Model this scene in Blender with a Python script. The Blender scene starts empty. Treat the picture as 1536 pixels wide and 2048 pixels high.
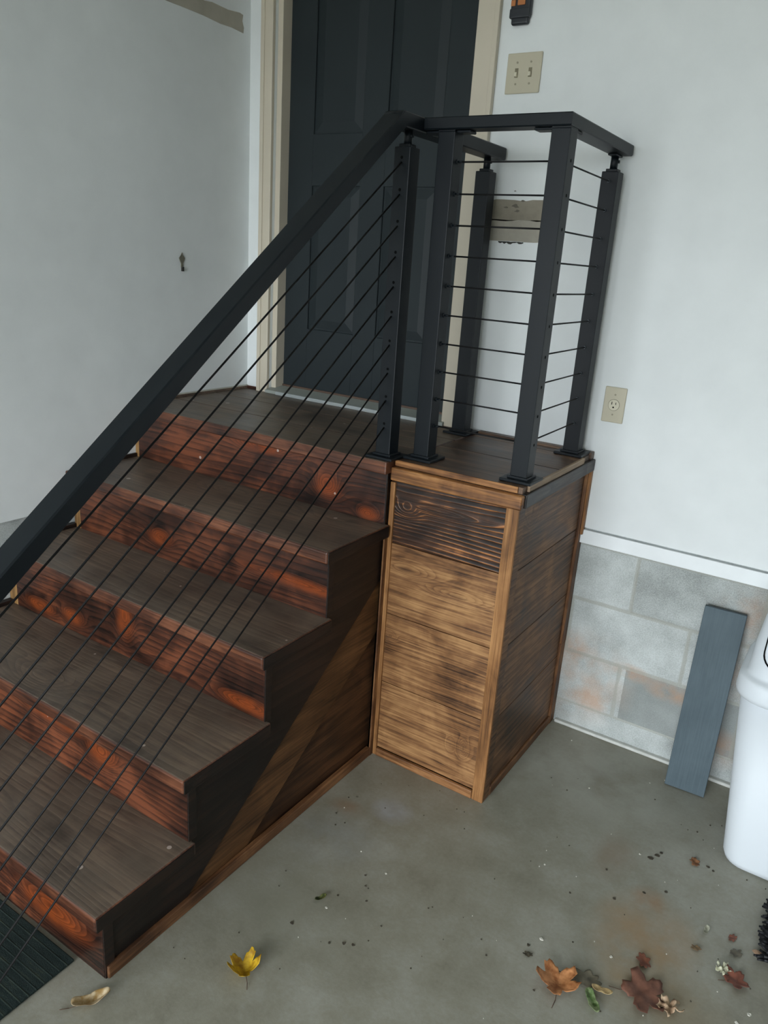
import bpy, bmesh, math, random
from mathutils import Vector, Matrix
random.seed(7)
scn = bpy.context.scene

# ------------------------------------------------------------------ camera
cam_data = bpy.data.cameras.new('camera')
cam = bpy.data.objects.new('camera', cam_data)
scn.collection.objects.link(cam)
M3 = Matrix(((0.8346733, -0.2230004, 0.5035785),
             (0.5468431, 0.2269167, -0.8058979),
             (0.0654452, 0.9480399, 0.3113475)))
cam.matrix_world = Matrix.Translation((2.28794, -2.47373, 1.5878)) @ M3.to_4x4()
cam_data.sensor_fit = 'VERTICAL'
cam_data.sensor_height = 24.0
cam_data.lens = 1530.88 * 24.0 / 2048.0
cam_data.clip_start = 0.05
scn.camera = cam

# ------------------------------------------------------------------ light
world = bpy.data.worlds.new('overcast_sky')
scn.world = world
world.use_nodes = True
wn = world.node_tree.nodes
wn['Background'].inputs[0].default_value = (0.89, 0.945, 1.0, 1)      # even overcast sky seen through the garage opening
wn['Background'].inputs[1].default_value = 14.8

DOOR_X0, DOOR_X1, DOOR_H, FRONT_Y = 0.35, 3.2, 2.35, -5.4
ld = bpy.data.lights.new('garage_opening', 'AREA')      # portal: marks the opening the sky shines through
ld.shape = 'RECTANGLE'
ld.size = DOOR_X1 - DOOR_X0
ld.size_y = DOOR_H
ld.cycles.is_portal = True
lo = bpy.data.objects.new('garage_opening', ld)
lo.location = ((DOOR_X0 + DOOR_X1) / 2, FRONT_Y - 0.02, DOOR_H / 2)
lo.rotation_euler = (math.radians(90), 0, 0)
scn.collection.objects.link(lo)

scn.view_settings.view_transform = 'Standard'
scn.view_settings.look = 'None'
scn.view_settings.exposure = 0.0
scn.view_settings.gamma = 1.0
scn.view_settings.use_curve_mapping = False

# ------------------------------------------------------------------ helpers
def lin(r, g, b, a=1.0):
    f = lambda c: (c / 255 / 12.92) if c / 255 <= 0.04045 else ((c / 255 + 0.055) / 1.055) ** 2.4
    return (f(r), f(g), f(b), a)

class NT:
    def __init__(s, name):
        s.m = bpy.data.materials.new(name); s.m.use_nodes = True
        s.t = s.m.node_tree; s.n = s.t.nodes; s.l = s.t.links
        s.b = s.n['Principled BSDF']
    def new(s, typ, **kw):
        n = s.n.new(typ)
        for k, v in kw.items(): setattr(n, k, v)
        return n
    def link(s, a, b): s.l.new(a, b)
    def val(s, sock, v):
        if hasattr(v, 'is_linked'): s.link(v, sock)
        else: sock.default_value = v
    def math(s, op, a, b=0.0, c=None, clamp=False):
        n = s.new('ShaderNodeMath', operation=op); n.use_clamp = clamp
        s.val(n.inputs[0], a); s.val(n.inputs[1], b)
        if c is not None: s.val(n.inputs[2], c)
        return n.outputs[0]
    def mix(s, f, a, b, blend='MIX'):
        n = s.new('ShaderNodeMix', data_type='RGBA', blend_type=blend)
        s.val(n.inputs[0], f); s.val(n.inputs[6], a); s.val(n.inputs[7], b)
        return n.outputs[2]
    def ramp(s, f, stops):
        n = s.new('ShaderNodeValToRGB'); e = n.color_ramp.elements
        while len(e) < len(stops): e.new(0.5)
        for i, (p, c) in enumerate(stops):
            e[i].position = p; e[i].color = c if hasattr(c, '__len__') else (c, c, c, 1)
        s.link(f, n.inputs[0]); return n.outputs[0]
    def noise(s, vec, scale, detail=3, rough=.55, dist=0):
        n = s.new('ShaderNodeTexNoise')
        n.inputs['Scale'].default_value = scale; n.inputs['Detail'].default_value = detail
        n.inputs['Roughness'].default_value = rough; n.inputs['Distortion'].default_value = dist
        if vec is not None: s.link(vec, n.inputs['Vector'])
        return n.outputs['Fac']
    def vmul(s, vec, k):
        n = s.new('ShaderNodeVectorMath', operation='MULTIPLY')
        s.link(vec, n.inputs[0]); n.inputs[1].default_value = k; return n.outputs[0]
    def vadd(s, a, b):
        n = s.new('ShaderNodeVectorMath', operation='ADD')
        s.val(n.inputs[0], a); s.val(n.inputs[1], b); return n.outputs[0]
    def bump(s, h, strength=.3, dist=.002):
        n = s.new('ShaderNodeBump'); n.inputs['Strength'].default_value = strength
        n.inputs['Distance'].default_value = dist; s.link(h, n.inputs['Height'])
        s.link(n.outputs[0], s.b.inputs['Normal'])
    def color(s, c): s.val(s.b.inputs['Base Color'], c)
    def rough(s, r, spec=None):
        s.val(s.b.inputs['Roughness'], r)
        if spec is not None: s.b.inputs['Specular IOR Level'].default_value = spec
    def pos(s): return s.new('ShaderNodeNewGeometry').outputs['Position']
    def sep(s, v):
        n = s.new('ShaderNodeSeparateXYZ'); s.link(v, n.inputs[0]); return n.outputs
    def blob(s, v, c, rad, soft=1.0):
        """soft elliptical mask around a place"""
        a = s.vadd(v, tuple(-x for x in c))
        a = s.vmul(a, tuple(1.0 / r for r in rad))
        n = s.new('ShaderNodeVectorMath', operation='LENGTH'); s.link(a, n.inputs[0])
        return s.math('SMOOTH_MIN', s.math('SUBTRACT', 1.0 + soft * .5, n.outputs['Value'], clamp=True), 1.0, .05)

def plain(name, col, rough=.5, spec=.5, nscale=0, namt=.1, bump=0, metallic=0):
    k = NT(name)
    if nscale:
        p = k.new('ShaderNodeTexCoord').outputs['Object']
        f = k.noise(p, nscale, 4)
        dark = tuple(c * (1 - namt) for c in col[:3]) + (1,)
        light = tuple(min(1, c * (1 + namt)) for c in col[:3]) + (1,)
        k.color(k.ramp(f, [(.3, dark), (.7, light)]))
        if bump: k.bump(k.noise(p, nscale * 6, 3), bump, .001)
    else:
        k.color(col)
    k.rough(rough, spec); k.b.inputs['Metallic'].default_value = metallic
    return k.m

def wood(name, axis, dark, mid, light, ring=55, rough=.5, spec=.3, blotch=.5, knot=1.0,
         specks=0.0, bump=.25, sharp=.5, dust=None, rings=.22, warp_amp=6.0,
         knots=None, accent=None, light_lines=False, fine_amp=1.0, streak_amp=1.0, core_amt=.7):
    """stained board: grain along one axis, latewood rings, knots and uneven stain"""
    k = NT(name)
    tc = k.new('ShaderNodeTexCoord').outputs['Object']
    oi = k.new('ShaderNodeObjectInfo').outputs['Random']
    cmb = k.new('ShaderNodeCombineXYZ')
    for i, m in enumerate((13.7, 31.1, 7.3)): k.link(k.math('MULTIPLY', oi, m), cmb.inputs[i])
    p = k.vadd(tc, cmb.outputs[0])
    st = [1.0, 1.0, 1.0]; st['xyz'.index(axis)] = .13
    q = k.vmul(p, tuple(st))
    s = k.sep(q)
    idx = [i for i in range(3) if i != 'xyz'.index(axis)]
    across = k.math('ADD', s[idx[0]], s[idx[1]])
    warp = k.noise(q, 5.0, 2, .5)
    # knots: lumps in the ring field
    vq = k.new('ShaderNodeTexVoronoi'); vq.inputs['Scale'].default_value = 4.2
    st2 = [1.0, 1.0, 1.0]; st2['xyz'.index(axis)] = .42
    k.link(k.vmul(p, tuple(st2)), vq.inputs['Vector'])
    kd = k.math('MULTIPLY', vq.outputs['Distance'], 3.4)
    kn = k.math('EXPONENT', k.math('MULTIPLY', k.math('MULTIPLY', kd, kd), -2.2))
    if knots is not None:       # knots at known places: (x, y, z in the parent's frame, half length along, half width across)
        kn = None
        for (kx, ky, kz, ra, rc_) in knots:
            v_ = k.vadd(tc, (-kx, -ky, -kz))
            sc = [1 / rc_] * 3; sc['xyz'.index(axis)] = 1 / ra
            nl = k.new('ShaderNodeVectorMath', operation='LENGTH'); k.link(k.vmul(v_, tuple(sc)), nl.inputs[0])
            e_ = k.math('EXPONENT', k.math('MULTIPLY', k.math('MULTIPLY', nl.outputs['Value'], nl.outputs['Value']), -1.0))
            kn = e_ if kn is None else k.math('MAXIMUM', kn, e_)
    ringc = k.math('ADD', k.math('MULTIPLY', across, ring), k.math('MULTIPLY', warp, warp_amp))
    ringc = k.math('ADD', ringc, k.math('MULTIPLY', kn, 7.0 * knot))
    fr = k.math('FRACT', ringc)
    lam = k.math('POWER', fr, 1.0 + 3 * sharp)          # sharp dark late-wood edge
    lam = k.math('MULTIPLY', lam, k.math('SUBTRACT', 1.0, k.math('POWER', fr, 24.0)))
    if light_lines: lam = k.math('SUBTRACT', .75, k.math('MULTIPLY', k.math('POWER', k.math('SUBTRACT', 1.0, k.math('ABSOLUTE', k.math('SUBTRACT', k.math('MULTIPLY', fr, 2.0), 1.0))), 4.0), k.math('MULTIPLY', k.ramp(k.noise(k.vmul(p, (4, 9, 9)), 1, 3, .6), [(.38, .25), (.6, 1.0)]), 1.35)))
    fine_s = [160.0, 160.0, 160.0]; fine_s['xyz'.index(axis)] = 5.0
    fine = k.noise(k.vmul(p, tuple(fine_s)), 1.0, 4, .65)
    mid_s = [26.0, 26.0, 26.0]; mid_s['xyz'.index(axis)] = 3.0
    streak = k.noise(k.vmul(p, tuple(mid_s)), 1.0, 3, .6)
    bl = k.noise(p, 4.6, 4, .6, .6)
    tone = k.math('MULTIPLY', k.math('SUBTRACT', fine, .5), fine_amp)
    tone = k.math('ADD', tone, k.math('MULTIPLY', k.math('SUBTRACT', streak, .5), 1.1 * streak_amp))
    tone = k.math('ADD', tone, k.math('MULTIPLY', k.math('SUBTRACT', bl, .5), blotch * 1.6))
    tone = k.math('SUBTRACT', tone, k.math('MULTIPLY', k.math('SUBTRACT', lam, .25), rings))
    tone = k.math('ADD', tone, .46)
    col = k.ramp(tone, [(.10, dark), (.45, mid), (.82, light)])
    if accent:
        am = k.math('MULTIPLY', k.ramp(kn, [(.12, 0.0), (.7, 1.0)]), k.ramp(k.noise(p, 16, 4, .6), [(.34, .35), (.62, 1.0)]))
        col = k.mix(k.math('MULTIPLY', am, .85), col, k.mix(k.ramp(fr, [(.0, 1.0), (.8, .0)]), tuple(c * .55 for c in accent[:3]) + (1,), accent))
    core = k.ramp(kn, [(.86, 0.0), (.95, 1.0)])
    core = k.math('MULTIPLY', core, core_amt * min(knot, 1))
    col = k.mix(core, col, tuple(c * .45 for c in dark[:3]) + (1,))
    if dust:
        dn = k.noise(p, 9.0, 4, .65)
        col = k.mix(k.ramp(dn, [(.35, .25), (.75, .85)]), col, dust)
    if specks:
        v = k.new('ShaderNodeTexVoronoi'); v.inputs['Scale'].default_value = 17
        k.link(p, v.inputs['Vector'])
        rc = k.sep(v.outputs['Color'])
        m1 = k.math('LESS_THAN', v.outputs['Distance'], k.math('MULTIPLY', rc[1], .15))
        m2 = k.math('GREATER_THAN', rc[0], 1.0 - specks)
        col = k.mix(k.math('MULTIPLY', k.math('MULTIPLY', m1, m2), .75), col, lin(190, 175, 165))
    k.color(col); k.rough(k.ramp(bl, [(.3, rough - .08), (.7, rough + .1)]), spec)
    k.bump(k.math('ADD', k.math('MULTIPLY', lam, -.8), k.math('MULTIPLY', fine, .5)), bump, .0015)
    return k.m

def new_obj(name, me, mat=None, parent=None):
    o = bpy.data.objects.new(name, me)
    scn.collection.objects.link(o)
    if mat:
        for m in (mat if isinstance(mat, (list, tuple)) else [mat]): me.materials.append(m)
    if parent: o.parent = parent
    return o

def bm_box(bm, lo, hi, bev=0.0, seg=2, rot=None, pivot=None, mi=0):
    vs = [bm.verts.new((x, y, z)) for x in (lo[0], hi[0]) for y in (lo[1], hi[1]) for z in (lo[2], hi[2])]
    quads = [(0, 1, 3, 2), (4, 6, 7, 5), (0, 4, 5, 1), (2, 3, 7, 6), (0, 2, 6, 4), (1, 5, 7, 3)]
    fs = [bm.faces.new([vs[i] for i in q]) for q in quads]
    for f in fs: f.material_index = mi
    geo = vs
    if bev:
        es = list({e for f in fs for e in f.edges})
        r = bmesh.ops.bevel(bm, geom=es, offset=bev, segments=seg, profile=.5, affect='EDGES')
        geo = list({v for f in r['faces'] for v in f.verts} | {v for v in vs if v.is_valid})
        for f in r['faces']: f.material_index = mi
    if rot is not None:
        bmesh.ops.rotate(bm, cent=pivot or (0, 0, 0), matrix=rot, verts=geo)
    return geo

def bm_cyl(bm, p0, p1, r, n=12, r2=None):
    p0, p1 = Vector(p0), Vector(p1); d = p1 - p0
    r2 = r if r2 is None else r2
    q = d.to_track_quat('Z', 'Y').to_matrix()
    rings = []
    for p, rr in ((p0, r), (p1, r2)):
        rings.append([bm.verts.new(p + q @ Vector((rr * math.cos(2 * math.pi * i / n), rr * math.sin(2 * math.pi * i / n), 0))) for i in range(n)])
    for i in range(n):
        f = bm.faces.new((rings[0][i], rings[0][(i + 1) % n], rings[1][(i + 1) % n], rings[1][i])); f.smooth = True
    bm.faces.new(rings[0][::-1]); bm.faces.new(rings[1])

def bm_prism(bm, pts, x0, x1, axis='x'):
    """polygon in the other two axes extruded along an axis"""
    def P(a, b, c):
        return {'x': (c, a, b), 'y': (a, c, b), 'z': (a, b, c)}[axis]
    A = [bm.verts.new(P(a, b, x0)) for a, b in pts]; B = [bm.verts.new(P(a, b, x1)) for a, b in pts]
    n = len(pts)
    bm.faces.new(A); bm.faces.new(B[::-1])
    for i in range(n): bm.faces.new((A[i], B[i], B[(i + 1) % n], A[(i + 1) % n]))

def finish(bm, name, mat, parent=None, origin=None, smooth=False):
    bmesh.ops.recalc_face_normals(bm, faces=bm.faces)
    if origin is not None: bmesh.ops.translate(bm, verts=bm.verts, vec=-Vector(origin))
    me = bpy.data.meshes.new(name); bm.to_mesh(me); bm.free()
    if smooth:
        for f in me.polygons: f.use_smooth = True
    return new_obj(name, me, mat, parent)

def box(name, lo, hi, mat, parent=None, bev=0.0, origin=None, seg=2, rot=None, pivot=None):
    bm = bmesh.new(); bm_box(bm, lo, hi, bev, seg, rot, pivot)
    return finish(bm, name, mat, parent, origin if origin is not None else (parent.location if parent else None))

def empty(name, loc=(0, 0, 0)):
    o = bpy.data.objects.new(name, None); o.location = loc; o.empty_display_size = .1
    scn.collection.objects.link(o); return o

def tag(o, label, cat, group=None):
    o['label'] = label; o['category'] = cat
    if group: o['group'] = group
    return o

def struct(o, label=None):
    o['kind'] = 'structure'
    if label: o['label'] = label
    return o

# ------------------------------------------------------------------ measures
H, R5 = 1.0271, 0.20542
NT_ = .0385; NO = .027
TY = {1: -.629, 2: -.905, 3: -1.161, 4: -1.433, 5: -1.687}
TZ = {1: H, 2: .8245, 3: .6116, 4: .4022, 5: .2021, 6: 0.0}
W1, W1N = 1.1235, 1.136
AL = .0134                                   # the left wall is a little out of square
XB, YB = 1.5427, -.588
ZR, RT = 1.956, .030                         # top rail height and thickness
BASE_Z = .714

# ------------------------------------------------------------------ materials
def paint_wall(name):
    k = NT(name); p = k.pos()
    n = k.noise(p, 1.7, 4); n2 = k.noise(p, 9, 4)
    col = k.ramp(k.math('ADD', k.math('MULTIPLY', n, .6), k.math('MULTIPLY', n2, .4)),
                 [(.3, lin(218, 223, 223)), (.7, lin(230, 235, 235))])
    m = k.noise(k.vmul(p, (1, 1, 2.0)), 7.0, 5, .7)
    scuff = k.ramp(m, [(.70, 0.0), (.80, .22)])
    col = k.mix(scuff, col, lin(140, 140, 135))
    k.color(col); k.rough(.65, .3); k.bump(k.noise(p, 180, 3), .12, .001)
    return k.m

def block_mat():
    k = NT('concrete_block'); p = k.pos(); s = k.sep(p)
    # running bond: courses of 0.205 m, blocks of 0.405 m
    row = k.math('DIVIDE', k.math('SUBTRACT', s[2], .092), .2055)
    rf = k.math('FLOOR', row); rr = k.math('SUBTRACT', row, rf)
    par = k.math('MODULO', k.math('ADD', rf, 10.0), 2.0)
    u = k.math('ADD', s[0], s[1])
    u = k.math('ADD', k.math('DIVIDE', k.math('SUBTRACT', u, 1.762), .400), k.math('MULTIPLY', par, .5))
    uf = k.math('FLOOR', u); ur = k.math('SUBTRACT', u, uf)
    wob = k.math('MULTIPLY', k.math('SUBTRACT', k.noise(p, 22, 3), .5), .03)
    dz = k.math('MULTIPLY', k.math('MINIMUM', k.math('ADD', rr, wob), k.math('SUBTRACT', 1.0, rr)), .2055)
    du = k.math('MULTIPLY', k.math('MINIMUM', k.math('ADD', ur, wob), k.math('SUBTRACT', 1.0, ur)), .40)
    d = k.math('MINIMUM', dz, du)
    joint = k.ramp(k.math('MULTIPLY', d, 40.0), [(.18, 1.0), (.34, 0.0)])
    low = k.math('LESS_THAN', s[2], .090)
    joint = k.math('MULTIPLY', joint, k.math('SUBTRACT', 1.0, low))
    wn_ = k.new('ShaderNodeTexWhiteNoise', noise_dimensions='2D')
    cb = k.new('ShaderNodeCombineXYZ'); k.link(rf, cb.inputs[0]); k.link(uf, cb.inputs[1]); k.link(cb.outputs[0], wn_.inputs['Vector'])
    n = k.noise(p, 7, 4, .6); gr = k.noise(p, 260, 3, .7)
    t = k.math('ADD', k.math('MULTIPLY', n, .5), k.math('MULTIPLY', gr, .5))
    t = k.math('ADD', t, k.math('MULTIPLY', k.math('SUBTRACT', wn_.outputs['Value'], .5), .12))
    col = k.ramp(t, [(.34, lin(140, 145, 142)), (.66, lin(200, 206, 204))])
    # the one darker block of the lowest course
    inb = k.math('MULTIPLY', k.math('MULTIPLY', k.math('GREATER_THAN', s[0], 1.772), k.math('LESS_THAN', s[0], 2.16)),
                 k.math('MULTIPLY', k.math('GREATER_THAN', s[2], .098), k.math('LESS_THAN', s[2], .292)))
    col = k.mix(k.math('MULTIPLY', inb, .62), col, lin(118, 124, 121))
    # rusty clay stains
    sn = k.noise(p, 11, 4, .6)
    for c, rad, a in (((1.62, .012, .21), (.14, 1, .14), .38), ((1.66, .012, .13), (.07, 1, .035), .5), ((1.93, .012, .265), (.07, 1, .035), .6),
                      ((1.79, .012, .285), (.05, 1, .025), .7), ((1.56, .012, .32), (.06, 1, .05), .5), ((2.12, .012, .60), (.09, 1, .09), .4), ((2.12, .012, .44), (.06, 1, .12), .4), ((2.08, .012, .12), (.08, 1, .06), .5)):
        b = k.blob(p, c, rad)
        m = k.math('MULTIPLY', k.math('MULTIPLY', b, a), k.ramp(sn, [(.36, 0.0), (.6, 1.0)]))
        col = k.mix(m, col, lin(184, 146, 116))
    col = k.mix(k.math('MULTIPLY', joint, .6), col, lin(158, 158, 148))
    k.color(col); k.rough(.9, .2)
    k.bump(k.math('SUBTRACT', k.math('MULTIPLY', gr, .5), k.math('MULTIPLY', joint, .25)), .45, .003)
    return k.m

def floor_mat():
    k = NT('concrete_floor'); p = k.pos()
    n1 = k.noise(p, 1.3, 5, .6); n2 = k.noise(p, 8, 4, .65); n3 = k.noise(p, 90, 3, .7)
    t = k.math('ADD', k.math('MULTIPLY', n1, .5), k.math('ADD', k.math('MULTIPLY', n2, .35), k.math('MULTIPLY', n3, .15)))
    col = k.ramp(t, [(.34, lin(114, 110, 95)), (.5, lin(139, 137, 123)), (.66, lin(160, 160, 150))])
    wn2 = k.noise(p, 6, 4, .6)
    for c, rad, colr, a in (((2.10, -.80, 0), (.10, .13, 1), (150, 118, 78), .75), ((2.075, -.66, 0), (.035, .04, 1), (150, 106, 66), .6),
                            ((2.16, -.93, 0), (.13, .09, 1), (140, 118, 80), .5), ((1.95, -.55, 0), (.05, .09, 1), (128, 108, 86), .5),
                            ((1.34, -.79, 0), (.05, .04, 1), (168, 172, 180), .7), ((1.26, -.98, 0), (.10, .09, 1), (140, 146, 150), .45),
                            ((1.22, -.86, 0), (.05, .03, 1), (138, 108, 80), .5), ((1.75, -.22, 0), (.35, .22, 1), (168, 170, 160), .6), ((1.25, -1.25, 0), (.3, .15, 1), (132, 132, 118), .5)):
        m = k.math('MULTIPLY', k.math('MULTIPLY', k.blob(p, c, rad), a), k.ramp(wn2, [(.35, .15), (.6, 1.0)]))
        col = k.mix(m, col, lin(*colr))
    v = k.new('ShaderNodeTexVoronoi'); v.inputs['Scale'].default_value = 9; k.link(p, v.inputs['Vector'])
    rc = k.sep(v.outputs['Color'])
    sp = k.math('MULTIPLY', k.math('LESS_THAN', v.outputs['Distance'], k.math('MULTIPLY', rc[1], .07)), k.math('GREATER_THAN', rc[0], .55))
    col = k.mix(k.math('MULTIPLY', sp, .55), col, lin(70, 68, 60))
    k.color(col)
    k.rough(k.ramp(n2, [(.3, .42), (.7, .62)]), .4); k.bump(k.math('ADD', n3, k.math('MULTIPLY', n2, .4)), .15, .002)
    return k.m

MW = paint_wall('painted_drywall')
MBLOCK = block_mat(); MFLOOR = floor_mat()
MCEIL = plain('ceiling_paint', lin(232, 232, 228), .8)
MTRIM = plain('cream_trim_paint', lin(200, 192, 174), .45, .4, 6, .03)
MBASEWH = plain('white_board_paint', lin(232, 237, 238), .5, .4, 9, .03)
MDOOR = plain('charcoal_door_paint', lin(35, 43, 46), .55, .3, 3, .08)
MMETAL = NT('black_powder_coat'); MMETAL.color(lin(7, 16, 22)); MMETAL.rough(.45, .3)
_p = MMETAL.new('ShaderNodeTexCoord').outputs['Object']; MMETAL.bump(MMETAL.noise(_p, 900, 2), .08, .0004); MMETAL = MMETAL.m
MCABLE = plain('black_steel_cable', lin(10, 10, 11), .6, .3)
MHOLE = plain('dark_hole', lin(4, 5, 6), .8, .1)
MNUT = plain('dark_steel_nut', lin(70, 76, 80), .35, .5, metallic=.6)
MSILL = plain('grey_threshold_paint', lin(150, 156, 150), .5, .4, 8, .05)
MSILLM = plain('brushed_aluminium', lin(190, 198, 198), .4, .5, metallic=.5)
MPLATE = plain('almond_plastic', lin(190, 184, 162), .4, .5)
MPLATE2 = plain('almond_plastic_light', lin(205, 200, 178), .4, .5)

C = lin
W_TREAD = wood('tread_wood_top', 'x', C(38, 29, 24), C(84, 69, 58), C(128, 108, 90), 40, .46, .45, .85, 1, .14, .2, .35, dust=C(106, 94, 82), rings=.3, warp_amp=12, streak_amp=.8, core_amt=.3)
def riser_mat(i, kn, tone=1.0):
    S = (.56, -1.15, 0)
    kk = [(x - S[0], y - S[1], z - S[2], a, c) for x, y, z, a, c in kn]
    t = lambda *c: C(*[v * tone for v in c])
    return wood('riser_wood_%d' % i, 'x', t(22, 12, 9), t(62, 33, 21), t(110, 60, 36), 46, .38, .5, 1.15, 1, .18, .22, .4,
                rings=.30, warp_amp=9, knots=kk, accent=C(148, 70, 28), fine_amp=.8, streak_amp=.55, core_amt=.0)
_ry = {k_: TYV + .027 for k_, TYV in {1: -.629, 2: -.905, 3: -1.161, 4: -1.433, 5: -1.687}.items()}
W_RIS = {1: riser_mat(1, [(.627, _ry[1], .978, .10, .022), (1.06, _ry[1], .845, .035, .020), (.90, _ry[1], .90, .05, .04)]),
         2: riser_mat(2, [(.44, _ry[2], .683, .05, .025), (1.02, _ry[2], .69, .20, .018)], .92),
         3: riser_mat(3, [(.57, _ry[3], .525, .035, .06), (.15, _ry[3], .44, .07, .022), (.32, _ry[3], .455, .05, .025), (1.06, _ry[3], .432, .10, .022)]),
         4: riser_mat(4, [(.80, _ry[4], .318, .055, .04), (.62, _ry[4], .34, .12, .02)]),
         5: riser_mat(5, [(.94, _ry[5], .085, .12, .04)], 1.05)}
W_RISER = W_RIS[1]
W_NOSE = wood('tread_wood_edge', 'x', C(32, 18, 13), C(80, 45, 29), C(124, 76, 50), 60, .40, .55, .8, .6, .08, .2, .5, rings=.15, streak_amp=.7, core_amt=.0)
W_SIDE = wood('side_panel_wood', 'y', C(24, 14, 8), C(58, 37, 21), C(90, 60, 36), 20, .55, .3, .7, .4, .05, .15, .3, rings=.12)
W_STR = wood('stringer_wood', 'y', C(10, 6, 5), C(23, 15, 11), C(44, 28, 19), 40, .5, .4, .8, .7, .04, .15, .4)
W_TRIMX = wood('trim_wood_x', 'x', C(70, 44, 24), C(126, 86, 52), C(180, 132, 86), 60, .5, .35, .7, 0, 0, .15, .4, rings=.1)
W_TRIMY = wood('trim_wood_y', 'y', C(54, 34, 22), C(98, 66, 42), C(140, 100, 66), 60, .5, .35, .7, 0, 0, .15, .4, rings=.1)
W_TRIMZ = wood('trim_wood_z', 'z', C(84, 54, 28), C(138, 96, 56), C(176, 130, 82), 60, .5, .35, .6, 0, .03, .15, .4, rings=.1)
W_TRIMZD = wood('trim_wood_dark_z', 'z', C(50, 30, 18), C(94, 62, 38), C(150, 108, 68), 60, .5, .35, .8, 0, .03, .15, .4, rings=.1)
BL = (1.34, -.29, 0)
def kl(l): return [(x - BL[0], y - BL[1], z - BL[2], a, c) for x, y, z, a, c in l]
W_BOX = wood('box_board_wood', 'x', C(52, 32, 18), C(124, 86, 52), C(172, 130, 84), 34, .5, .4, .9, .7, .03, .3, .5, rings=.24, warp_amp=7, streak_amp=.32, fine_amp=1.3,
             knots=kl([(1.20, -.58, .69, .10, .028), (1.455, -.58, .16, .018, .034), (1.41, -.58, .155, .012, .02), (1.16, -.58, .45, .02, .014), (1.38, -.58, .655, .10, .02)]), core_amt=.35)
W_BOXT = wood('box_board_grooved_wood', 'x', C(26, 16, 11), C(70, 43, 26), C(178, 118, 68), 62, .40, .5, .9, .45, .03, .8, 1.0, rings=.50, warp_amp=5, streak_amp=.8,
              knots=kl([(1.185, -.58, .885, .040, .030), (1.30, -.58, .90, .13, .012)]), light_lines=True, core_amt=.6)
W_BOXS = wood('box_side_wood', 'y', C(44, 30, 20), C(96, 67, 45), C(140, 104, 74), 40, .5, .35, .9, .6, .03, .2, .5, rings=.2, warp_amp=6, streak_amp=.3, fine_amp=1.2,
              knots=kl([(1.53, -.465, .93, .03, .04), (1.53, -.23, .64, .02, .02)]), core_amt=.4)
W_DECK = wood('deck_wood', 'x', C(38, 27, 20), C(80, 60, 45), C(120, 94, 72), 60, .46, .5, .8, .6, .05, .15, .3, rings=.15)
W_BLK = wood('black_stained_wood', 'y', C(16, 13, 12), C(36, 32, 31), C(82, 74, 70), 50, .45, .4, .5, 1.3, 0, .3, .7, rings=.5, warp_amp=16)
W_HON = wood('honey_edge_wood', 'x', C(78, 48, 27), C(144, 98, 56), C(196, 146, 92), 50, .45, .4, .9, 0, .03, .2, .4, rings=.15)
W_PALE = wood('pale_edge_wood', 'y', C(120, 98, 76), C(160, 138, 114), C(186, 166, 142), 60, .6, .3, .3, 0, 0, .1, .3, rings=.05)
W_SKIRT = wood('wall_strip_wood', 'z', C(90, 66, 38), C(138, 104, 62), C(170, 136, 88), 60, .6, .3, .4, 0, 0, .1, .3, rings=.1)
MCAULK = plain('white_caulk', lin(190, 190, 180), .6)

# ------------------------------------------------------------------ setting
RX, CEIL, YF = 5.6, 3.25, FRONT_Y
fl = struct(box('floor', (-.4, YF - .12, -.10), (RX + .3, .35, 0), MFLOOR), 'grey stained concrete garage floor')
MDRIVE = plain('driveway_concrete', lin(142, 141, 136), .85, .2, 2, .1)
struct(box('ground', (-30, YF - 60, -.16), (36, YF - .12, -.02), MDRIVE), 'driveway outside the garage')
struct(box('ceiling', (-.4, YF - .1, CEIL), (RX + .3, .4, CEIL + .1), MCEIL), 'plain garage ceiling')
# back wall with the door opening (x .15 - .955)
OX0, OX1, OZ1 = .125, .985, 3.10
bm = bmesh.new()
bm_box(bm, (-.1, 0, .70), (OX0, .14, CEIL)); bm_box(bm, (OX1, 0, .768), (RX, .14, CEIL)); bm_box(bm, (OX0, 0, OZ1), (OX1, .14, CEIL))
struct(finish(bm, 'wall_back', MW), 'white painted drywall back wall with the door opening')
struct(box('wall_back_block', (-.1, .012, 0), (RX, .16, 1.0), MBLOCK), 'grey concrete block base of the back wall with clay stains')
# floor ledge at foot of the blocks
struct(box('trim_1', (1.553, -.006, 0), (RX, .03, .012), plain('mortar_bead', lin(196, 198, 192), .8, .2, 30, .1), bev=.004), 'thin pale mortar bead along the floor at the blocks')
bb = struct(box('baseboard_back', (1.5445, -.009, BASE_Z), (RX, .03, .762), MBASEWH, bev=.002), 'white board under the drywall of the back wall')
# left wall, slightly out of square
RL = Matrix.Rotation(-math.atan(AL), 3, 'Z')
wl = struct(box('wall_left', (-.14, YF, .690), (0, .13, CEIL), MW, rot=RL, pivot=(0, 0, 0)), 'white painted left wall')
struct(box('wall_left_block', (-.16, YF, 0), (-.012, .13, .9), MBLOCK, rot=RL, pivot=(0, 0, 0)), 'grey block base of the left wall')
# right wall and the wall with the garage opening behind the camera
MGR = plain('dim_wall_paint', lin(165, 165, 160), .8)
struct(box('wall_right', (RX, YF, 0), (RX + .1, .14, CEIL), MGR), 'right wall of the garage')
bm = bmesh.new()
bm_box(bm, (-.1, YF - .12, 0), (DOOR_X0, YF, CEIL)); bm_box(bm, (DOOR_X1, YF - .12, 0), (RX, YF, CEIL)); bm_box(bm, (DOOR_X0, YF - .12, DOOR_H), (DOOR_X1, YF, CEIL))
struct(finish(bm, 'wall_front', MGR), 'front wall around the open garage door')

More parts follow.
